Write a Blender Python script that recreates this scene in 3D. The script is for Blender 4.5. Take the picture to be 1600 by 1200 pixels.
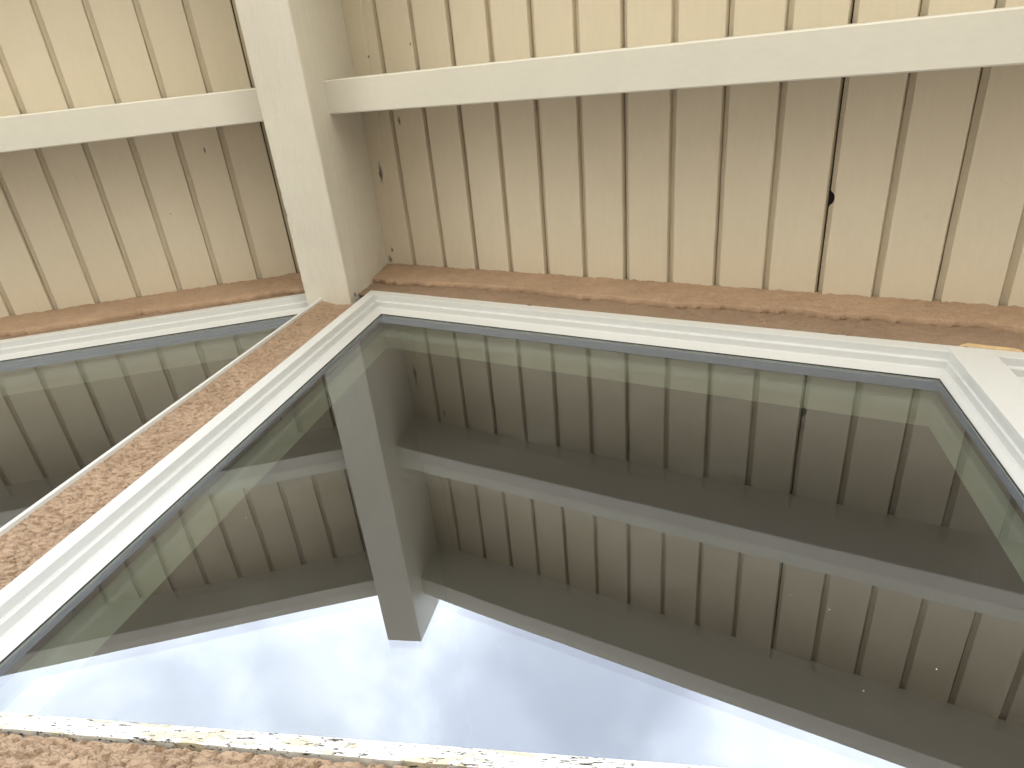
import bpy, math, random
from mathutils import Matrix, Vector, noise

for o in list(bpy.data.objects):
    bpy.data.objects.remove(o, do_unlink=True)
scene = bpy.context.scene
COL = scene.collection
H = 1.3                                   # eye height of the phone above the paving

# ------------------------------------------------------------------ camera
cam_d = bpy.data.cameras.new('camera')
cam = bpy.data.objects.new('camera', cam_d)
COL.objects.link(cam)
scene.camera = cam
cam_d.sensor_width = 36.0
cam_d.lens = 1191.6 / 1600 * 36.0
cam_d.shift_x = -5.43 / 1600
cam_d.shift_y = 300.5 / 1600
cam_d.clip_start = 0.02
cam_d.clip_end = 2000.0
rx, ry, rz = 0.61343, 0.20286, 0.02912    # fitted orientation (right, down, forward)
Mw = Matrix.Rotation(rz, 3, 'Z') @ Matrix.Rotation(ry, 3, 'Y') @ Matrix.Rotation(rx, 3, 'X')
Mb = Matrix(((1, 0, 0), (0, -1, 0), (0, 0, -1))) @ Mw
cam.matrix_world = Matrix.Translation((1.2017, -0.6667, H)) @ Mb.transposed().to_4x4()

# ------------------------------------------------------------------ light
SUN_EL, SUN_AZ = math.radians(50), math.radians(32)     # azimuth clockwise from +y
world = bpy.data.worlds.new('World')
scene.world = world
world.use_nodes = True
wn, wl = world.node_tree.nodes, world.node_tree.links
wn.clear()
w_out = wn.new('ShaderNodeOutputWorld')
w_bg = wn.new('ShaderNodeBackground')
w_bg.inputs['Strength'].default_value = 0.1
sky = wn.new('ShaderNodeTexSky')
sky.sky_type = 'NISHITA'
sky.sun_disc = False
sky.sun_elevation = SUN_EL
sky.sun_rotation = SUN_AZ
sky.dust_density = 2.0
w_tc = wn.new('ShaderNodeTexCoord')
w_n = wn.new('ShaderNodeTexNoise')
w_n.inputs['Scale'].default_value = 3.1
w_n.inputs['Detail'].default_value = 5.0
w_n.inputs['Roughness'].default_value = 0.52
w_n.inputs['Distortion'].default_value = 0.35
w_r = wn.new('ShaderNodeMapRange')
w_r.interpolation_type = 'SMOOTHSTEP'
w_r.inputs['From Min'].default_value = 0.36
w_r.inputs['From Max'].default_value = 0.66
w_r.inputs['To Min'].default_value = 0.55
w_r.inputs['To Max'].default_value = 1.0
w_mix = wn.new('ShaderNodeMixRGB')
w_sep = wn.new('ShaderNodeSeparateXYZ')
wl.new(w_tc.outputs['Generated'], w_sep.inputs[0])
w_el = wn.new('ShaderNodeMapRange')                     # overcast sky luminance, (1 + 2 sin elevation) / 3
w_el.inputs['From Min'].default_value = 0.0
w_el.inputs['From Max'].default_value = 1.0
w_el.inputs['To Min'].default_value = 1 / 3
w_el.inputs['To Max'].default_value = 1.0
wl.new(w_sep.outputs['Z'], w_el.inputs['Value'])
w_cl = wn.new('ShaderNodeVectorMath')
w_cl.operation = 'SCALE'
w_cl.inputs[0].default_value = (14.9, 15.4, 15.6)
w_n2 = wn.new('ShaderNodeTexNoise')                     # thicker and thinner cloud
w_n2.inputs['Scale'].default_value = 4.6
w_n2.inputs['Detail'].default_value = 6.0
w_n2.inputs['Distortion'].default_value = 0.5
wl.new(w_tc.outputs['Generated'], w_n2.inputs['Vector'])
w_r2 = wn.new('ShaderNodeMapRange')
w_r2.interpolation_type = 'SMOOTHSTEP'
w_r2.inputs['From Min'].default_value = 0.38
w_r2.inputs['From Max'].default_value = 0.64
w_r2.inputs['To Min'].default_value = 0.84
w_r2.inputs['To Max'].default_value = 1.08
wl.new(w_n2.outputs['Fac'], w_r2.inputs['Value'])
w_m2 = wn.new('ShaderNodeMath')
w_m2.operation = 'MULTIPLY'
wl.new(w_el.outputs['Result'], w_m2.inputs[0])
wl.new(w_r2.outputs['Result'], w_m2.inputs[1])
wl.new(w_m2.outputs[0], w_cl.inputs['Scale'])
wl.new(w_cl.outputs['Vector'], w_mix.inputs['Color2'])
wl.new(w_tc.outputs['Generated'], w_n.inputs['Vector'])
wl.new(w_n.outputs['Fac'], w_r.inputs['Value'])
wl.new(w_r.outputs['Result'], w_mix.inputs['Fac'])
wl.new(sky.outputs['Color'], w_mix.inputs['Color1'])
wl.new(w_mix.outputs['Color'], w_bg.inputs['Color'])
wl.new(w_bg.outputs['Background'], w_out.inputs['Surface'])

sun_d = bpy.data.lights.new('sun', 'SUN')
sun_d.energy = 1.5
sun_d.angle = math.radians(14)
sun_d.color = (1.0, 0.95, 0.87)
sun = bpy.data.objects.new('sun', sun_d)
COL.objects.link(sun)
to_sun = Vector((math.sin(SUN_AZ) * math.cos(SUN_EL), math.cos(SUN_AZ) * math.cos(SUN_EL), math.sin(SUN_EL)))
sun.rotation_euler = to_sun.to_track_quat('Z', 'Y').to_euler()
sun.location = to_sun * 30

scene.view_settings.view_transform = 'Standard'
scene.view_settings.look = 'None'
scene.view_settings.gamma = 1.0
scene.view_settings.use_curve_mapping = False
scene.view_settings.exposure = 2.0
scene.render.engine = 'CYCLES'
scene.cycles.max_bounces = 8
scene.cycles.diffuse_bounces = 4
scene.cycles.glossy_bounces = 4
scene.cycles.transparent_max_bounces = 14

# ------------------------------------------------------------------ materials
class Mat:
    def __init__(self, name):
        self.m = bpy.data.materials.new(name)
        self.m.use_nodes = True
        self.n, self.l = self.m.node_tree.nodes, self.m.node_tree.links
        self.p = self.n['Principled BSDF']
        self.out = self.n['Material Output']
        self.pos = self.n.new('ShaderNodeNewGeometry').outputs['Position']
    def noise(self, scale, detail=4, rough=0.55, stretch=None, dist=0.0):
        v = self.pos
        if stretch:
            mp = self.n.new('ShaderNodeMapping')
            mp.inputs['Scale'].default_value = stretch
            self.l.new(v, mp.inputs['Vector'])
            v = mp.outputs['Vector']
        t = self.n.new('ShaderNodeTexNoise')
        t.inputs['Scale'].default_value = scale
        t.inputs['Detail'].default_value = detail
        t.inputs['Roughness'].default_value = rough
        t.inputs['Distortion'].default_value = dist
        self.l.new(v, t.inputs['Vector'])
        return t.outputs['Fac']
    def rng(self, v, a, b, c=0.0, d=1.0, smooth=True):
        r = self.n.new('ShaderNodeMapRange')
        if smooth: r.interpolation_type = 'SMOOTHSTEP'
        for k, x in zip(('From Min', 'From Max', 'To Min', 'To Max'), (a, b, c, d)):
            r.inputs[k].default_value = x
        self.l.new(v, r.inputs['Value'])
        return r.outputs['Result']
    def math(self, op, a, b):
        r = self.n.new('ShaderNodeMath'); r.operation = op
        for i, x in enumerate((a, b)):
            if isinstance(x, (int, float)): r.inputs[i].default_value = x
            else: self.l.new(x, r.inputs[i])
        return r.outputs[0]
    def mix(self, f, a, b):
        r = self.n.new('ShaderNodeMixRGB')
        for k, x in zip(('Fac', 'Color1', 'Color2'), (f, a, b)):
            if isinstance(x, tuple): r.inputs[k].default_value = x + (1,)
            elif isinstance(x, (int, float)): r.inputs[k].default_value = x
            else: self.l.new(x, r.inputs[k])
        return r.outputs['Color']
    def base(self, c):
        if isinstance(c, tuple): self.p.inputs['Base Color'].default_value = c + (1,)
        else: self.l.new(c, self.p.inputs['Base Color'])
    def bump(self, h, dist, strength=1.0):
        b = self.n.new('ShaderNodeBump')
        b.inputs['Distance'].default_value = dist
        b.inputs['Strength'].default_value = strength
        self.l.new(h, b.inputs['Height'])
        self.l.new(b.outputs['Normal'], self.p.inputs['Normal'])
    def rough(self, v):
        self.p.inputs['Roughness'].default_value = v
    def spots(self, lst):
        """mask of soft blotches at given world places (x, y, z, radius, y-stretch)"""
        tot = None
        wob = self.noise(55, 4, 0.7)
        for (x, y, z, r, st) in lst:
            s = self.n.new('ShaderNodeVectorMath'); s.operation = 'SUBTRACT'
            s.inputs[1].default_value = (x, y, z)
            self.l.new(self.pos, s.inputs[0])
            q = self.n.new('ShaderNodeVectorMath'); q.operation = 'MULTIPLY'
            q.inputs[1].default_value = (1 / r, 1 / (r * st), 1 / (r * st))
            self.l.new(s.outputs[0], q.inputs[0])
            ln = self.n.new('ShaderNodeVectorMath'); ln.operation = 'LENGTH'
            self.l.new(q.outputs[0], ln.inputs[0])
            d = self.math('ADD', ln.outputs['Value'], self.math('MULTIPLY', wob, 1.4))
            k = self.rng(d, 0.9, 1.7, 1.0, 0.0)
            tot = k if tot is None else self.math('MAXIMUM', tot, k)
        return tot

def paint(name, c1, c2, rough=0.55, grain=(1, 1, 1), bump=0.0006, spots=None, spotcol=(0.05, 0.04, 0.032), dirt=0.25):
    m = Mat(name)
    f = m.rng(m.noise(3.2, 5, 0.6), 0.35, 0.65)
    col = m.mix(f, c1, c2)
    g = m.noise(60, 5, 0.65, grain)
    col = m.mix(m.rng(g, 0.3, 0.75, 0.0, 0.10), col, tuple(x * 0.72 for x in c2))
    sp = m.math('MULTIPLY', m.rng(m.noise(21, 6, 0.75), 0.63, 0.74), dirt)
    col = m.mix(sp, col, tuple(x * 0.6 for x in c2))
    if spots:
        col = m.mix(m.math('MULTIPLY', m.spots(spots), 0.85), col, spotcol)
    m.base(col)
    m.rough(rough)
    m.bump(m.math('ADD', m.noise(140, 4, 0.6, grain), m.math('MULTIPLY', m.noise(16, 3, 0.5, grain), 1.5)), bump)
    return m.m

T = 0.4531
ZB = 2.5575 + H
CP = 1 / math.sqrt(1 + T * T); SP = T * CP
ZR = 3.0219 + H
def soff(x, off=0.0):
    return ZR - off - T * abs(x)

CREAM1, CREAM2 = (0.725, 0.65, 0.515), (0.705, 0.63, 0.495)
WHITE1, WHITE2 = (0.80, 0.775, 0.70), (0.76, 0.73, 0.645)
stain_spots = [(0.1226, -0.353, soff(0.1226), 0.011, 4.0), (0.2399, -0.5086, soff(0.24), 0.008, 2.2),
               (0.10, -0.055, soff(0.1), 0.012, 1.5), (0.115, -0.09, soff(0.115), 0.008, 1.5),
               (0.155, -0.70, soff(0.155), 0.005, 1.2), (-0.4573, -0.4839, soff(0.4573), 0.004, 3.0), (-0.62, -0.30, soff(0.62), 0.004, 1.0), (0.33, -0.72, soff(0.33), 0.004, 1.5)]
M_BOARD = paint('cream_board_paint', CREAM1, CREAM2, 0.62, (1.5, 0.25, 1.5), 0.0005, stain_spots)
M_RAFTER = paint('rafter_paint', (0.745, 0.72, 0.64), (0.72, 0.695, 0.615), 0.5, (0.25, 1.5, 1.5), 0.0004, dirt=0.1)
M_BEAM = paint('beam_paint', (0.765, 0.735, 0.65), (0.73, 0.695, 0.61), 0.55, (2.6, 0.10, 2.6), 0.0032, [(-0.0816, -0.30, ZB, 0.007, 4.0), (-0.0816, -0.36, ZB + 0.01, 0.006, 3.0), (0.0816, -0.62, ZB + 0.40, 0.006, 2.0), (0.0816, -0.02, ZB + 0.05, 0.005, 2.0)], dirt=0.5)
M_TRIM = paint('window_trim_paint', (0.69, 0.70, 0.70), (0.67, 0.68, 0.675), 0.38, (1, 1, 1), 0.00012, dirt=0.06)

def make_stucco(name, rel, dk=1.0):
    m = Mat(name)
    f = m.rng(m.noise(4.5, 5, 0.65), 0.35, 0.65)
    col = m.mix(f, (0.45 * dk, 0.315 * dk, 0.215 * dk), (0.385 * dk, 0.265 * dk, 0.18 * dk))
    col = m.mix(m.rng(m.noise(26, 6, 0.7), 0.42, 0.7, 0, 0.6), col, (0.46 * dk, 0.335 * dk, 0.235 * dk))
    col = m.mix(m.rng(m.noise(170, 3, 0.6), 0.5, 0.75, 0, 0.5), col, (0.33, 0.205, 0.13))
    m.base(col); m.rough(0.93)
    cr = m.math('ABSOLUTE', m.math('SUBTRACT', m.noise(95, 3, 0.6, (0.75, 1, 1.25), 0.6), 0.5), 0)
    cr = m.math('MULTIPLY', m.rng(cr, 0.0, 0.03), 0.6)
    m.bump(m.math('ADD', cr, m.math('ADD', m.math('MULTIPLY', m.noise(420, 4, 0.7), 0.5), m.math('MULTIPLY', m.noise(150, 3, 0.6), 1.0))), rel)
    return m.m
M_STUCCO = make_stucco('tan_stucco', 0.0019)
M_STUCCO_SMOOTH = make_stucco('tan_stucco_smooth', 0.0008, 1.12)
M_STUCCO_DARK = make_stucco('brown_lower_stucco', 0.0012, 0.78)  # darker tone for the stucco just above the window heads

def make_sill():
    m = Mat('peeling_sill_paint')
    big = m.noise(9, 5, 0.6, (1, 1, 2.5))
    fine = m.noise(150, 5, 0.7, (0.6, 1, 1.2))
    mid = m.noise(34, 5, 0.65, (0.7, 1, 1.6))
    under = m.mix(m.rng(mid, 0.35, 0.65), (0.60, 0.53, 0.40), (0.68, 0.62, 0.50))
    peel = m.rng(m.math('ADD', m.math('MULTIPLY', big, 0.75), m.math('MULTIPLY', mid, 0.45)), 0.635, 0.655)
    col = m.mix(peel, (0.86, 0.85, 0.82), under)
    pit = m.rng(fine, 0.575, 0.60)
    pit = m.math('MULTIPLY', pit, m.rng(mid, 0.42, 0.52))
    hole = m.rng(m.noise(44, 5, 0.7, (0.35, 1, 1.6)), 0.615, 0.628)
    col = m.mix(m.math('MAXIMUM', pit, hole), col, (0.035, 0.024, 0.016))
    m.base(col); m.rough(0.7)
    m.bump(m.math('SUBTRACT', 1.0, m.math('MAXIMUM', peel, m.math('MAXIMUM', pit, hole))), 0.0012)
    return m.m
M_SILL = make_sill()

def plain(name, c, rough=0.6, metal=0.0, var=0.12, scale=8):
    m = Mat(name)
    m.base(m.mix(m.rng(m.noise(scale, 5, 0.6), 0.3, 0.7), tuple(x * (1 + var) for x in c), tuple(x * (1 - var) for x in c)))
    m.rough(rough); m.p.inputs['Metallic'].default_value = metal
    return m.m
M_SPACER = plain('grey_spacer', (0.03, 0.03, 0.032), 0.5, 0.0)
M_GASKET = plain('black_gasket', (0.05, 0.05, 0.05), 0.6)
M_DECK = plain('dark_roof_felt', (0.02, 0.018, 0.016), 0.9)
M_SHINGLE = plain('roof_shingle', (0.16, 0.14, 0.12), 0.9, 0, 0.3, 30)
M_INNER = plain('interior_plaster', (0.34, 0.37, 0.31), 0.8, 0, 0.05)
M_ROOM = plain('interior_wall_paint', (0.12, 0.11, 0.095), 0.8, 0, 0.05)
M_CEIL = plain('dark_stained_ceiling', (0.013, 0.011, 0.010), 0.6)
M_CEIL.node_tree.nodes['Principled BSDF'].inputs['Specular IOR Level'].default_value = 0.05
M_FLOOR = plain('dark_wood_floor', (0.07, 0.05, 0.035), 0.4)
M_TANWOOD = plain('bare_wood', (0.66, 0.48, 0.27), 0.8, 0, 0.15, 40)
M_CHIP = plain('old_brown_undercoat', (0.20, 0.13, 0.075), 0.9, 0, 0.3, 60)
M_DUST = plain('dust', (0.8, 0.8, 0.78), 0.9)

def make_ground():
    m = Mat('pale_paving')
    col = m.mix(m.rng(m.noise(1.4, 6, 0.6), 0.3, 0.7), (0.47, 0.435, 0.365), (0.42, 0.39, 0.325))
    col = m.mix(m.rng(m.noise(40, 5, 0.7), 0.4, 0.7, 0, 0.4), col, (0.37, 0.34, 0.285))
    m.base(col); m.rough(0.9); m.bump(m.noise(120, 4), 0.002)
    return m.m
M_GROUND = make_ground()

def make_glass(name, ior_out, tint, refl, dust):
    m = bpy.data.materials.new(name)
    m.use_nodes = True
    n, l = m.node_tree.nodes, m.node_tree.links
    n.clear()
    out = n.new('ShaderNodeOutputMaterial')
    geo = n.new('ShaderNodeNewGeometry')
    ior = n.new('ShaderNodeMapRange')          # same reflectance from either side of a face
    ior.inputs['To Min'].default_value = ior_out
    ior.inputs['To Max'].default_value = 1 / ior_out
    l.new(geo.outputs['Backfacing'], ior.inputs['Value'])
    fr = n.new('ShaderNodeFresnel'); l.new(ior.outputs['Result'], fr.inputs['IOR'])
    tr = n.new('ShaderNodeBsdfTransparent'); tr.inputs['Color'].default_value = tint + (1,)
    gl = n.new('ShaderNodeBsdfGlossy'); gl.inputs['Roughness'].default_value = 0.0
    gl.inputs['Color'].default_value = refl + (1,)
    if dust:                                   # float glass is never perfectly flat
        nz = n.new('ShaderNodeTexNoise'); nz.inputs['Scale'].default_value = 2.6; nz.inputs['Detail'].default_value = 1.0
        l.new(geo.outputs['Position'], nz.inputs['Vector'])
        bp = n.new('ShaderNodeBump'); bp.inputs['Distance'].default_value = 0.0003
        l.new(nz.outputs['Fac'], bp.inputs['Height']); l.new(bp.outputs['Normal'], gl.inputs['Normal'])
    mx = n.new('ShaderNodeMixShader')
    l.new(fr.outputs['Fac'], mx.inputs['Fac']); l.new(tr.outputs[0], mx.inputs[1]); l.new(gl.outputs[0], mx.inputs[2])
    if dust:
        df = n.new('ShaderNodeBsdfDiffuse'); df.inputs['Color'].default_value = (0.75, 0.75, 0.72, 1)
        dn = n.new('ShaderNodeTexNoise'); dn.inputs['Scale'].default_value = 5.0; dn.inputs['Detail'].default_value = 7.0
        dn.inputs['Roughness'].default_value = 0.7
        l.new(geo.outputs['Position'], dn.inputs['Vector'])
        dr = n.new('ShaderNodeMapRange'); dr.interpolation_type = 'SMOOTHSTEP'
        for k, x in zip(('From Min', 'From Max', 'To Min', 'To Max'), (0.5, 0.8, 0.003, 0.035)):
            dr.inputs[k].default_value = x
        l.new(dn.outputs['Fac'], dr.inputs['Value'])
        m2 = n.new('ShaderNodeMixShader')
        l.new(dr.outputs['Result'], m2.inputs['Fac']); l.new(mx.outputs[0], m2.inputs[1]); l.new(df.outputs[0], m2.inputs[2])
        mx = m2
    l.new(mx.outputs[0], out.inputs['Surface'])
    return m
M_GLASS = make_glass('coated_glass', 2.75, (0.93, 0.97, 0.93), (0.80, 0.85, 0.98), True)
M_GLASS_IN = make_glass('clear_glass', 1.6, (0.97, 0.985, 0.97), (1, 1, 1), False)
M_GLASS_EDGE = make_glass('glass_back', 1.08, (0.985, 0.995, 0.985), (1, 1, 1), False)

# ------------------------------------------------------------------ object helpers
def base_of(o):
    v = Vector((0, 0, 0))
    while o is not None:
        v += o.location; o = o.parent
    return v

def mk(name, verts, faces, mat, parent=None, smooth=False, bevel=0.0, origin=None, kind=None):
    me = bpy.data.meshes.new(name)
    o = bpy.data.objects.new(name, me)
    COL.objects.link(o)
    if parent is not None: o.parent = parent
    if origin is not None: o.location = Vector(origin) - (base_of(parent) if parent else Vector((0, 0, 0)))
    b = base_of(o)
    me.from_pydata([(v[0] - b.x, v[1] - b.y, v[2] - b.z) for v in verts], [], faces)
    me.materials.append(mat)
    if smooth:
        for p in me.polygons: p.use_smooth = True
    me.update()
    if bevel:
        md = o.modifiers.new('bevel', 'BEVEL'); md.width = bevel; md.segments = 2; md.limit_method = 'ANGLE'
        md.angle_limit = math.radians(30)
    if kind: o['kind'] = kind
    return o

def thing(name, label, cat, loc, group=None):
    o = bpy.data.objects.new(name, None)
    COL.objects.link(o)
    o.empty_display_size = 0.1
    o.location = loc
    o['label'] = label; o['category'] = cat
    if group: o['group'] = group
    return o

def tag(o, label, cat, group=None):
    o['label'] = label; o['category'] = cat
    if group: o['group'] = group
    return o

BOXF = [(0, 3, 2, 1), (4, 5, 6, 7), (0, 1, 5, 4), (1, 2, 6, 5), (2, 3, 7, 6), (3, 0, 4, 7)]
def boxv(x0, x1, y0, y1, z0, z1):
    return [(x0, y0, z0), (x1, y0, z0), (x1, y1, z0), (x0, y1, z0), (x0, y0, z1), (x1, y0, z1), (x1, y1, z1), (x0, y1, z1)]

def prism_xz(poly, y0, y1):
    """closed prism from an (x, z) outline given counter-clockwise as seen from -y"""
    n = len(poly)
    v = [(x, y0, z) for x, z in poly] + [(x, y1, z) for x, z in poly]
    f = [tuple(range(n)), tuple(range(2 * n - 1, n - 1, -1))]
    f += [((i + 1) % n, i, n + i, n + (i + 1) % n) for i in range(n)]
    return v, f

# ------------------------------------------------------------------ ground
g = mk('ground', [(-400, -400, 0), (400, -400, 0), (400, 400, 0), (-400, 400, 0)], [(0, 1, 2, 3)], M_GROUND)
g['kind'] = 'structure'

M_DIM_SLAB = plain('dim_slab_brown', (0.265, 0.235, 0.19), 0.85, 0, 0.2, 6)
o = mk('added_dim_slab', boxv(-6, 6, -2.4, -0.02, 0.0, 0.06), BOXF, M_DIM_SLAB); o['kind'] = 'structure'  # slab added out of view; its darker tone weakens ground bounce near the wall

# ------------------------------------------------------------------ key measures (x along wall, y into house)
BW = 0.0816                      # half width of ridge beam
ZB = 2.5575 + H                  # underside of ridge beam
YR1, YR2, DR = -0.558, -0.6495, 0.2836
YB1, YB2, DB = -1.2119, -1.301, 0.2901
YEND = -1.4678
GY = 0.0224                      # outer glass
FY = -0.025                      # front of window frames
WT = 0.131                       # wall thickness
ZS = 0.6065 + H                  # lower edge of glass
XE = 3.55                        # half width of the house
DEPTH = 5.5                      # room depth

# ------------------------------------------------------------------ roof slopes with single soffit boards
PITCH = 0.15
GW = 0.0205
U_R = 0.2098 / CP                # first groove centres along the slope
U_L = 0.2582 / CP
gap_R = {0: 0.0010, 1: 0.0008, 2: 0.0032, 3: 0.0010, 4: 0.0022, 5: 0.0008, 6: 0.0034, 7: 0.0008, 8: 0.0026, 9: 0.0008, 10: 0.0052, 11: 0.0010, 12: 0.0018, 13: 0.0012}

def board(side, u0, u1, gap, parent, seed, tongue, notch=None):
    """one soffit board from u0 to u1 down the slope; its rebated tongue fills the groove on one edge"""
    rnd = random.Random(seed)
    ys = [YB2 + 0.004 + i * (0.03 - YB2 - 0.004) / 26 for i in range(27)]
    if notch:
        ys = sorted([y for y in ys if abs(y - notch) > 0.03] + [notch + k * 0.004 for k in range(-6, 7)])
    ph = rnd.uniform(0, 50)
    dn = rnd.uniform(-0.0012, 0.0012)
    V, F = [], []
    tw = GW - gap
    th = 0.027
    for y in ys:
        e0 = 0.0009 * noise.noise((ph, y * 6, 0.3)) + 0.0005 * noise.noise((ph, y * 30, 4.3))
        e1 = 0.0009 * noise.noise((ph, y * 6, 9.3)) + 0.0005 * noise.noise((ph, y * 30, 7.3))
        a, b = u0 + e0, u1 + e1
        c = 0.0016
        t = tw + 0.0006 * noise.noise((ph, y * 9, 15.0)) if tongue else 0.0
        n0 = dn + 0.0006 * noise.noise((ph, y * 3, 20.0))
        if notch and abs(y - notch) < 0.0165:
            k = math.sqrt(max(0.0, 1 - ((y - notch) / 0.0165) ** 2))
            t -= 0.0095 * k
            a += 0.0022 * k
        if tongue == -1:      # tongue on the u0 edge
            prof = [(a, n0 + c), (a + c, n0), (b - c, n0), (b, n0 + c), (b, th), (a - t, th), (a - t, 0.0185), (a, 0.0185)]
        elif tongue == 1:     # tongue on the u1 edge
            prof = [(a, n0 + c), (a + c, n0), (b - c, n0), (b, n0 + c), (b, 0.0185), (b + t, 0.0185), (b + t, th), (a, th)]
        else:
            prof = [(a, n0 + c), (a + c, n0), (b - c, n0), (b, n0 + c), (b, th * 0.5), (b, th), (a, th), (a, th * 0.5)]
        for u, n in prof:
            V.append((side * (u * CP + n * SP), y, ZR - u * SP + n * CP))
    m = len(prof)
    for i in range(len(ys) - 1):
        for k in range(m):
            q = (i * m + k, i * m + (k + 1) % m, (i + 1) * m + (k + 1) % m, (i + 1) * m + k)
            F.append(q if side > 0 else q[::-1])
    F.append(tuple(range(m))[::-1] if side > 0 else tuple(range(m)))
    l = (len(ys) - 1) * m
    F.append(tuple(range(l, l + m)) if side > 0 else tuple(range(l, l + m))[::-1])
    um = (u0 + u1) / 2
    return mk('board', V, F, M_BOARD, parent, origin=(side * um * CP, 0, ZR - um * SP))

def slope(side, label, ufirst, gaps, tongue_dir):
    th = thing('roof_slope', label, 'roof eave', (0, 0, ZR), 'roof slopes either side of the ridge beam')
    nb = 26
    # strip between beam and first groove
    u0 = (BW - 0.012) / CP
    first_end = ufirst - GW / 2
    for k in range(nb):
        a = ufirst + (k) * PITCH + GW / 2
        b = ufirst + (k + 1) * PITCH - GW / 2
        gp = gaps.get(k, 0.0008 + 0.002 * random.Random(k * 7 + side).random())
        if tongue_dir == -1:
            board(side, a, b, gp, th, 100 * side + k, -1, notch=-0.275 if (side > 0 and k == 10) else None)
        else:
            board(side, a, b, gaps.get(k + 1, 0.0009), th, 100 * side + k, 1)
    # boards between the ridge beam and the first full groove
    if side > 0:
        # board cut on a taper, then a thin filler strip scribed to the beam
        V, F = [], []
        N = 24
        for i in range(N + 1):
            y = YB2 + 0.004 + i * (0.03 - YB2 - 0.004) / N
            us = (0.170 - 0.040 * (y + 1.05) / 1.05) / CP + 0.0006 * noise.noise((y * 9, 2.0, 1.0))
            for u, n in ((us, 0.0005), (first_end, 0.0), (first_end, 0.027), (us, 0.027)):
                V.append((u * CP + n * SP, y, ZR - u * SP + n * CP))
        for i in range(N):
            for k in range(4):
                F.append((i * 4 + k, i * 4 + (k + 1) % 4, (i + 1) * 4 + (k + 1) % 4, (i + 1) * 4 + k))
        mk('board', V, F, M_BOARD, th, origin=(0.17, 0, soff(0.17)))
        V, F = [], []
        for i in range(N + 1):
            y = YB2 + 0.004 + i * (0.03 - YB2 - 0.004) / N
            us = (0.170 - 0.040 * (y + 1.05) / 1.05) / CP - 0.0011 + 0.0006 * noise.noise((y * 11, 5.0, 1.0))
            for u, n in ((u0, -0.0022), (us - 0.001, -0.0022), (us, -0.001), (us, 0.027), (u0, 0.027)):
                V.append((u * CP + n * SP, y, ZR - u * SP + n * CP))
        for i in range(N):
            for k in range(5):
                F.append((i * 5 + k, i * 5 + (k + 1) % 5, (i + 1) * 5 + (k + 1) % 5, (i + 1) * 5 + k))
        mk('filler_strip', V, F, M_BOARD, th, origin=(0.1, 0, soff(0.1)))
    else:
        board(side, first_end - PITCH + GW, first_end, gaps.get(0, 0.003), th, -77, 1)
        board(side, u0, first_end - PITCH, 0.0025, th, -78, 1)
    # roof build-up over the boards
    ue = ufirst + nb * PITCH + 0.06
    def slab(name, n0, n1, y0, y1, mat, ustart=0.0):
        V = []
        for y in (y0, y1):
            for u, n in ((ustart, n0), (ue, n0), (ue, n1), (ustart, n1)):
                if u == 0.0:
                    V.append((0.0, y, ZR + n / CP))       # meets the other slope under the ridge line
                else:
                    V.append((side * (u * CP + n * SP), y, ZR - u * SP + n * CP))
        F = [(0, 3, 2, 1), (4, 5, 6, 7), (0, 1, 5, 4), (1, 2, 6, 5), (2, 3, 7, 6), (3, 0, 4, 7)]
        if side < 0: F = [f[::-1] for f in F]
        return mk(name, V, F, mat, th, origin=(side * 1.5, 0, soff(1.5)))
    slab('deck', 0.0295, 0.06, YB2 + 0.002, DEPTH + 0.6, M_DECK)
    slab('roofing', 0.0605, 0.075, YB2 - 0.03, DEPTH + 0.63, M_SHINGLE)
    return th

slope(1, 'cream boarded roof slope over the large window, with a knot hole in one groove', U_R, gap_R, -1)
slope(-1, 'cream boarded roof slope left of the ridge beam', U_L, {0: 0.0035, 1: 0.0010, 2: 0.0014, 3: 0.0010, 4: 0.0016, 5: 0.0010, 6: 0.0020}, 1)

# ------------------------------------------------------------------ ridge beam, rafters
def soft_box(name, prof_pts, mat, parent=None, bevel=0.004, origin=None):
    return mk(name, prof_pts, BOXF, mat, parent, bevel=bevel, origin=origin)

# beam subdivided along its length, edges slightly uneven
def ridge_beam():
    V, F = [], []
    N = 70
    y1 = 0.10
    ys = [YEND + (0.02 - YEND) * i / N for i in range(N + 1)] + [y1]
    top = ZR - 0.004
    for y in ys:
        j = [0.0011 * noise.noise((y * 7, k * 3.7, 1.0)) + 0.0006 * noise.noise((y * 35, k * 5.1, 2.0)) for k in range(4)]
        c = 0.004
        for x, z in ((-BW + j[0], ZB + c), (-BW + c, ZB + j[1]), (BW - c, ZB + j[2]), (BW + j[3], ZB + c),
                     (BW, soff(BW) + 0.008), (0.0, top), (-BW, soff(BW) + 0.008)):
            V.append((x, y, z))
    m = 7
    for i in range(len(ys) - 1):
        for k in range(m):
            F.append((i * m + k, i * m + (k + 1) % m, (i + 1) * m + (k + 1) % m, (i + 1) * m + k))
    F.append(tuple(range(m))[::-1])
    l = (len(ys) - 1) * m
    F.append(tuple(range(l, l + m)))
    o = mk('ridge_beam', V, F, M_BEAM, origin=(0, 0, ZB))
    tag(o, 'thick cream painted ridge beam standing on the stucco post between the windows', 'beam')
ridge_beam()

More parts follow.
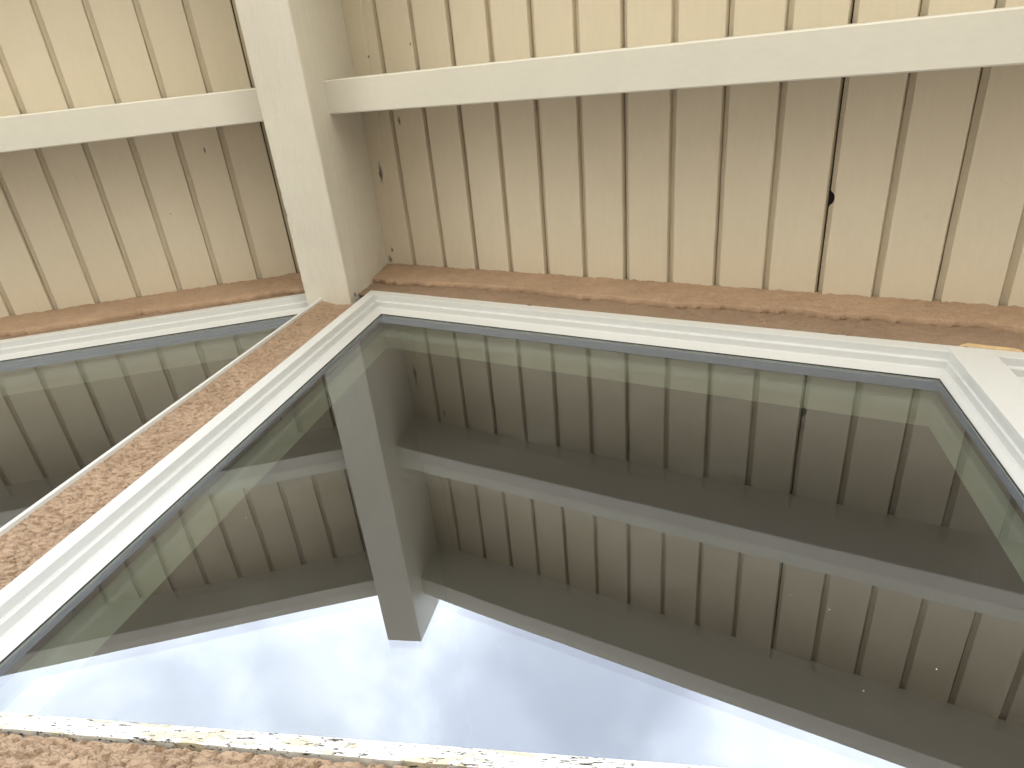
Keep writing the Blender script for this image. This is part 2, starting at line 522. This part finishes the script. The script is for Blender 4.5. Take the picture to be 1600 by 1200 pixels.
def rafter(name, side, y0, y1, depth, label, group):
    x0, x1 = BW - 0.003, 3.72
    V = []
    F = []
    N = 40
    c = 0.003
    for i in range(N + 1):
        x = x0 + (x1 - x0) * i / N
        j = [0.0008 * noise.noise((x * 6, k * 3.1, 5 + side)) for k in range(2)]
        zb, zt = soff(x, depth), soff(x) + 0.006
        for y, z in ((y0, zb + c + j[0]), (y0 + c, zb + j[0]), (y1 - c, zb + j[1]), (y1, zb + c + j[1]), (y1, zt), (y0, zt)):
            V.append((side * x, y, z))
    for i in range(N):
        for k in range(6):
            q = (i * 6 + k, (i + 1) * 6 + k, (i + 1) * 6 + (k + 1) % 6, i * 6 + (k + 1) % 6)
            F.append(q if side > 0 else q[::-1])
    F.append(tuple(range(6)) if side > 0 else tuple(range(6))[::-1])
    F.append(tuple(range(N * 6, N * 6 + 6))[::-1] if side > 0 else tuple(range(N * 6, N * 6 + 6)))
    o = mk(name, V, F, M_RAFTER, origin=(side * 1.8, (y0 + y1) / 2, soff(1.8, depth)))
    tag(o, label, 'rafter', group)
rafter('rafter', 1, YR2, YR1, DR, 'off-white rafter crossing the boards right of the ridge beam', 'rafters under the overhang')
rafter('rafter', -1, YR2, YR1, DR, 'off-white rafter crossing the boards left of the ridge beam', 'rafters under the overhang')
rafter('barge_rafter', 1, YB2, YB1, DB, 'outer edge rafter right of the beam end, seen reflected against the sky', 'barge rafters at the roof edge')
rafter('barge_rafter', -1, YB2, YB1, DB, 'outer edge rafter left of the beam end, seen reflected against the sky', 'barge rafters at the roof edge')

# ------------------------------------------------------------------ windows
# inner (glass) outlines; each side carries its own frame profile as (distance outwards, depth)
def side_lines(x0, x1, zb, c_top, sgn):
    """half-planes of the glass outline: left, right, bottom, sloping top"""
    return dict(x0=x0, x1=x1, zb=zb, c=c_top, s=sgn)
def outline(w, dl, dr, db, dt):
    xa, xb = w['x0'] - dl, w['x1'] + dr
    c = w['c'] - dt / CP
    top = lambda x: ZR - c - T * (x if w['s'] > 0 else -x)
    return [(xa, w['zb'] - db), (xb, w['zb'] - db), (xb, top(xb)), (xa, top(xa))]

def prof(flat, f2, f3, cham):
    """outer to inner, (distance from glass edge, y)"""
    d3 = cham; d2 = d3 + f3; d1 = d2 + f2; d0 = d1 + flat
    return [(d0, 0.05), (d0, FY), (d1, FY), (d1, FY + 0.019), (d2, FY + 0.0195), (d2, FY + 0.0365), (d3, FY + 0.037), (0.0, GY - 0.0005), (0.0, 0.05)]

def frame_member(w, which, profs, name, mat, parent, bevel=0.0014):
    rings = []
    n = len(profs['l'])
    for k in range(n):
        y = profs[which][k][1]
        rings.append([(x, y, z) for x, z in outline(w, profs['l'][k][0], profs['r'][k][0], profs['b'][k][0], profs['t'][k][0])])
    i, j = {'b': (0, 1), 'r': (1, 2), 't': (2, 3), 'l': (3, 0)}[which]
    V, F = [], []
    for k in range(n):
        V += [rings[k][i], rings[k][j]]
    for k in range(n):
        a, b = 2 * k, 2 * ((k + 1) % n)
        F.append((a, a + 1, b + 1, b))
    c = [sum(v[q] for v in V) / len(V) for q in range(3)]
    o = mk(name, V, F, mat, parent, bevel=bevel, origin=c)
    return o

def ring_bar(w, name, y0, y1, width, mat, parent, start=0.0):
    """thin rectangular bars just inside the glass outline, joined as one continuous ring"""
    a = outline(w, -start, -start, -start, -start); b = outline(w, -start - width, -start - width, -start - width, -start - width)
    V = [(x, y0, z) for x, z in a] + [(x, y0, z) for x, z in b] + [(x, y1, z) for x, z in b] + [(x, y1, z) for x, z in a]
    F = []
    for s in range(4):
        e = (s + 1) % 4
        F += [(s, e, 4 + e, 4 + s), (4 + s, 4 + e, 8 + e, 8 + s), (8 + s, 8 + e, 12 + e, 12 + s), (12 + s, 12 + e, e, s)]
    c = [sum(v[q] for v in V) / len(V) for q in range(3)]
    return mk(name, V, F, mat, parent, origin=c)

def window(label, w, pl, pr, pt, pb, mem='lrt'):
    cx = (w['x0'] + w['x1']) / 2
    t = thing('window', label, 'window', (cx, GY, w['zb']), 'windows of the gable wall')
    P = {'l': pl, 'r': pr, 't': pt, 'b': pb}
    for m in mem:
        frame_member(w, m, P, {'l': 'jamb', 'r': 'jamb', 't': 'head', 'b': 'bottom_rail'}[m], M_TRIM, t)
    # double glazing
    for k, y in enumerate((GY, GY + 0.0245)):
        v, f = prism_xz(outline(w, 0.006, 0.006, 0.006, 0.006), y, y + 0.004)
        po = mk('pane', v, f, M_GLASS if k == 0 else M_GLASS_IN, t, origin=(cx, y, w['zb']))
        po.data.materials.append(M_GLASS_EDGE)
        for p in po.data.polygons: p.material_index = 0 if p.index == 0 else 1
        if k == 0: pane = po
    ring_bar(w, 'gasket', GY - 0.0035, GY - 0.0006, 0.0012, M_GASKET, t)
    ring_bar(w, 'spacer', GY + 0.0045, GY + 0.0240, 0.011, M_SPACER, t, -0.003)
    # plastered return inside the wall
    for m in ('l', 'r', 't', 'b'):
        q = [(0.012, 0.0515), (0.0, 0.0515), (0.0, WT + 0.003), (0.012, WT + 0.003)]
        frame_member(w, m, {k: q for k in 'lrtb'}, 'reveal', M_INNER, t, bevel=0)
    return t, pane

PL = prof(0.0345, 0.009, 0.009, 0.0256)
PT = prof(0.0425, 0.011, 0.011, 0.033)
PR = prof(0.0390, 0.004, 0.004, 0.0155)
PB = prof(0.004, 0.006, 0.006, 0.012)
PLs = prof(0.010, 0.009, 0.009, 0.0256)

W1 = side_lines(0.2086, 1.7736, ZS, 0.4295, 1)
t_main, pane_main = window('large sloped-top window mirroring the eave and the sky', W1, PL, PR, PT, PB)
x_l = -0.023 - (0.010 + 0.009 + 0.009 + 0.0256)
W0 = side_lines(-2.35, x_l, ZS, 0.4295, -1)
t_left, _ = window('sloped-top window left of the stucco post, mirroring dark boards', W0, PL, PLs, PT, PB, 'lrtb')
x_r = 1.797 + 0.0840 + 0.0235
W2 = side_lines(x_r, 3.05, ZS, 0.4295, 1)
t_right, _ = window('window at the far right beyond the flat white mullion', W2, PR, PL, PT, PB, 'lrtb')

# flat board over the joint between the two right-hand windows
x0, x1 = 1.7975, 1.8805
zt0, zt1 = soff(x0, 0.339), soff(x1, 0.339)
v, f = prism_xz([(x0, ZS - 0.03), (x1, ZS - 0.03), (x1, zt1), (x0, zt0)], FY - 0.004, FY + 0.03)
mk('mullion', v, f, M_TRIM, t_main, bevel=0.002, origin=((x0 + x1) / 2, FY, ZS))['label'] = 'flat white mullion board at the right jamb'

# bare wood slip showing above the head by the mullion
xa, xb = 1.826, 1.940
v, f = prism_xz([(xa, soff(xa, 0.3225)), (xb, soff(xb, 0.3225)), (xb - 0.008, soff(xb, 0.305)), (xa + 0.02, soff(xa + 0.02, 0.302))], FY - 0.003, 0.01)
mk('wood_slip', v, f, M_TANWOOD, t_main, bevel=0.001, origin=((xa + xb) / 2, 0, soff(1.88, 0.31)))['label'] = 'bare tan wood slip above the frame corner'

# paint knocked off along the upper edge of the head
for x, wd, ht in ((0.742, 0.016, 0.006), (1.562, 0.020, 0.0035), (1.600, 0.012, 0.003), (0.455, 0.010, 0.003)):
    pts = [(x, soff(x, 0.3225 + ht)), (x + wd * 0.6, soff(x + wd * 0.6, 0.3225 + ht * 0.7)), (x + wd, soff(x + wd, 0.3212)), (x + wd * 0.1, soff(x, 0.3212))]
    v, f = prism_xz(pts, FY - 0.0012, FY + 0.004)
    mk('paint_chip', v, f, M_CHIP, t_main, origin=(x, FY, soff(x, 0.322)))

# old peeling sill under the large window
def sill():
    V, F = [], []
    N = 220
    xs = [0.135 + (1.86 - 0.135) * i / N for i in range(N + 1)]
    for x in xs:
        a = 0.0016 * noise.noise((x * 9, 0.2, 0)) + 0.0010 * noise.noise((x * 60, 3.2, 0))
        b = 0.0010 * noise.noise((x * 40, 8.2, 0)) + 0.0008 * noise.noise((x * 160, 1.2, 0))
        for y, z in ((0.0185, ZS + 0.0035), (0.010, ZS - 0.012 + b), (0.002 + b, ZS - 0.030 + b), (-0.0045 + b, ZS - 0.0415 + a),
                     (-0.004, ZS - 0.0440 + a), (0.008, ZS - 0.0455 + a), (0.02, ZS - 0.0455)):
            V.append((x, y, z))
    m = 7
    for i in range(N):
        for k in range(m):
            F.append((i * m + k, (i + 1) * m + k, (i + 1) * m + (k + 1) % m, i * m + (k + 1) % m))
    F.append(tuple(range(m))); F.append(tuple(range(N * m, N * m + m))[::-1])
    o = mk('sill', V, F, M_SILL, t_main, origin=(1.0, 0, ZS - 0.04))
    o['label'] = 'white window sill with flaking paint and dark pits'
sill()

# a few bright dust specks on the outer pane
def dust():
    rnd = random.Random(4)
    V, F = [], []
    pts = [(rnd.uniform(0.3, 1.7), rnd.uniform(ZS + 0.1, ZS + 1.2)) for _ in range(26)]
    for x, z in pts:
        r = rnd.uniform(0.0005, 0.0012); b = len(V)
        V += [(x - r, GY, z), (x + r, GY, z), (x, GY, z + r), (x, GY, z - r), (x, GY - r * 0.7, z)]
        F += [(b, b + 4, b + 2), (b + 2, b + 4, b + 1), (b + 1, b + 4, b + 3), (b + 3, b + 4, b)]
    mk('dust_specks', V, F, M_DUST, pane_main, origin=(1.0, GY, ZS + 0.5), kind='stuff')
dust()

# ------------------------------------------------------------------ stucco gable wall
wall = thing('gable_wall', 'tan stucco gable wall round the windows', 'wall', (0, 0.06, 0))

def relief(x, z, amp=1.0):
    """skip-trowelled stucco: mostly flat skin broken by short torn lips that face down"""
    w1 = 0.5 * noise.noise((x * 14, z * 14, 3.1))
    h = 0.0
    for k in range(5):
        zz = z - 0.0016 * k
        n = noise.noise((x * 84 + w1, zz * 135 - x * 40 + w1, 0.7)) + 0.5 * noise.noise((x * 200, zz * 290, 5.0))
        t = min(1.0, max(0.0, (n + 0.20) / 0.12))
        h = max(h, t * t * (3 - 2 * t) * (1 - 0.16 * k))
    return amp * (-0.0060 * h + 0.0042 - 0.0006 * noise.noise((x * 320, z * 360, 9.0)) - 0.0022 * noise.noise((x * 9, z * 9, 1.0)))

def sheet(name, fx, nu, nv, label=None, mat=None):
    """grid sheet from fx(u, v) -> (x, y, z), u and v in 0..1"""
    V = [fx(i / nu, j / nv) for j in range(nv + 1) for i in range(nu + 1)]
    F = [(j * (nu + 1) + i, j * (nu + 1) + i + 1, (j + 1) * (nu + 1) + i + 1, (j + 1) * (nu + 1) + i) for j in range(nv) for i in range(nu)]
    c = [sum(v[q] for v in V) / len(V) for q in range(3)]
    o = mk(name, V, F, mat or M_STUCCO, wall, smooth=True, origin=c)
    if label: o['label'] = label
    return o

def f_post(u, v):
    xl, xr = -0.030, 0.136
    x = xl + (xr - xl) * u
    z = ZS - 0.05 + (ZB + 0.012 - ZS + 0.05) * v
    tilt = -0.015 * min(1.0, max(0.0, (0.03 - x) / 0.053))
    fall = max(0.2, min(1.0, (x - xl) / 0.018, (xr - x) / 0.012))
    return (x, tilt - 0.001 + relief(x, z, fall), z)
sheet('stucco_post', f_post, 100, 1150, 'rough stucco post under the ridge beam')

def coat_edge(x, side):
    """height share at which the thick top coat breaks off above the window head"""
    return (0.40 + 0.14 * min(x, 1.7) / 1.5 if side > 0 else 0.34) + 0.10 * noise.noise((x * 3.3, side, 0.5)) \
        + 0.06 * noise.noise((x * 11, side, 4.5)) + 0.03 * noise.noise((x * 34, side, 6.5))
def f_band(side, upper):
    xa, xb = BW - 0.01, (2.35 if side > 0 else 1.75)
    def f(u, v):
        x = xa + (xb - xa) * u
        xs = side * x
        k = coat_edge(x, side)
        if upper:
            if v < 0.02: share, y = k + 0.012, -0.004
            else: share, y = k + (1.0 - k) * (v - 0.02) / 0.98, -0.029 - 0.010 * v
            if 0.02 <= v < 0.05: y += 0.007 * (0.05 - v) / 0.03
        else:
            share, y = 0.85 * v, -0.013
        z = soff(x, 0.345 * (1 - share) - 0.006 * share)
        if not (upper and v < 0.02):
            y += relief(xs, z, 0.38) - 0.003 * noise.noise((xs * 22, z * 40, 2.0)) - 0.002 * noise.noise((xs * 60, z * 60, 8.0))
        return (xs, y, z)
    return f
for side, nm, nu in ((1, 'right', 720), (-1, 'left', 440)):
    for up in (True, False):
        o = sheet('top_coat' if up else 'lower_stucco', f_band(side, up), nu, 60,
                  ('stucco top coat under the %s roof slope' if up else 'darker stucco above the %s window head') % nm,
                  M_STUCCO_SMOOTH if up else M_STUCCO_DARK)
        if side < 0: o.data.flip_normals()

def f_low(u, v):
    x = -0.15 + 2.2 * u
    z = ZS - 0.30 + (0.2505 + 0.0016 * noise.noise((x * 30, 0, 7)) + 0.0012 * noise.noise((x * 110, 0, 3))) * v
    return (x, relief(x, z, 1.25), z)
sheet('stucco_apron', f_low, 800, 95, 'rough stucco under the peeling sill')

def core(name, poly, y0, y1, mat=M_STUCCO):
    v, f = prism_xz(poly, y0, y1)
    c = [sum(q[k] for q in v) / len(v) for k in range(3)]
    return mk(name, v, f, mat, wall, origin=c)
# solid wall behind and around the textured faces
core('wall_core', [(-0.06, ZS - 0.05), (0.14, ZS - 0.05), (0.14, ZB + 0.3), (-0.06, ZB + 0.3)], 0.006 + 0.05, WT)
for s in (1, -1):
    pts = [(0.06, soff(0.06, 0.40)), (XE, soff(XE, 0.40)), (XE, soff(XE) + 0.029), (0.06, soff(0.06) + 0.029)]
    if s < 0: pts = [(-x, z) for x, z in pts][::-1]
    core('wall_core', pts, 0.052, WT)
    pts = [(1.7, soff(1.7, 0.335)), (XE, soff(XE, 0.335)), (XE, soff(XE) + 0.012), (1.7, soff(1.7) + 0.012)]
    if s < 0: pts = [(-x, z) for x, z in pts][::-1]
    core('wall_core', pts, 0.012, 0.051)
core('wall_core', [(-XE, 0.0), (XE, 0.0), (XE, ZS - 0.052), (-XE, ZS - 0.052)], 0.010, WT)
core('wall_core', [(3.10, ZS - 0.05), (XE, ZS - 0.05), (XE, soff(XE, 0.345)), (3.10, soff(3.10, 0.345))], 0.008, WT)
core('wall_core', [(-XE, ZS - 0.05), (-2.40, ZS - 0.05), (-2.40, soff(2.40, 0.345)), (-XE, soff(XE, 0.345))], 0.008, WT)
core('wall_core', [(1.79, ZS - 0.05), (1.89, ZS - 0.05), (1.89, soff(1.89, 0.40)), (1.79, soff(1.79, 0.40))], 0.052, WT, M_INNER)
for s in (1, -1):
    zt = soff(XE) - 0.01
    v = boxv(*(sorted((s * (XE - 0.13), s * XE))), WT + 0.002, DEPTH, 0, zt)
    mk('side_wall', v, BOXF, M_STUCCO, wall, origin=(s * XE, DEPTH / 2, 0))
v, f = prism_xz([(-XE, 0), (XE, 0), (XE, soff(XE) - 0.01), (0, ZR - 0.01), (-XE, soff(XE) - 0.01)], DEPTH + 0.002, DEPTH + 0.13)
mk('rear_wall', v, f, M_ROOM, wall, origin=(0, DEPTH, 0))

# ------------------------------------------------------------------ dim room behind the glass
o = mk('interior_floor', boxv(-XE + 0.14, XE - 0.14, WT + 0.003, DEPTH - 0.003, 0.05, 0.2), BOXF, M_FLOOR); o['kind'] = 'structure'
def ceiling():
    """dark sloping ceiling of the room, level with the soffit"""
    V, F = [], []
    y0, y1 = 0.100, DEPTH - 0.001
    for side in (1, -1):
        pts = [(BW / CP, 0.0)]
        pts.append((4.1, 0.0))
        b = len(V)
        for u, n in pts:
            for y in (y0, y1):
                V.append((side * (u * CP + n * SP), y, ZR - u * SP + n * CP))
        F += [(b + 2 * i, b + 2 * i + 1, b + 2 * i + 3, b + 2 * i + 2) for i in range(len(pts) - 1)]
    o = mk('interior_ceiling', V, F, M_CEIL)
    o['kind'] = 'structure'
ceiling()

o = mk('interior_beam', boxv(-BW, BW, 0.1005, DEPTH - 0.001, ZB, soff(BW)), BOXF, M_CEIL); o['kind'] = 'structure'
for o in bpy.data.objects:
    if o.parent is None and 'category' in o: o['kind'] = 'thing'
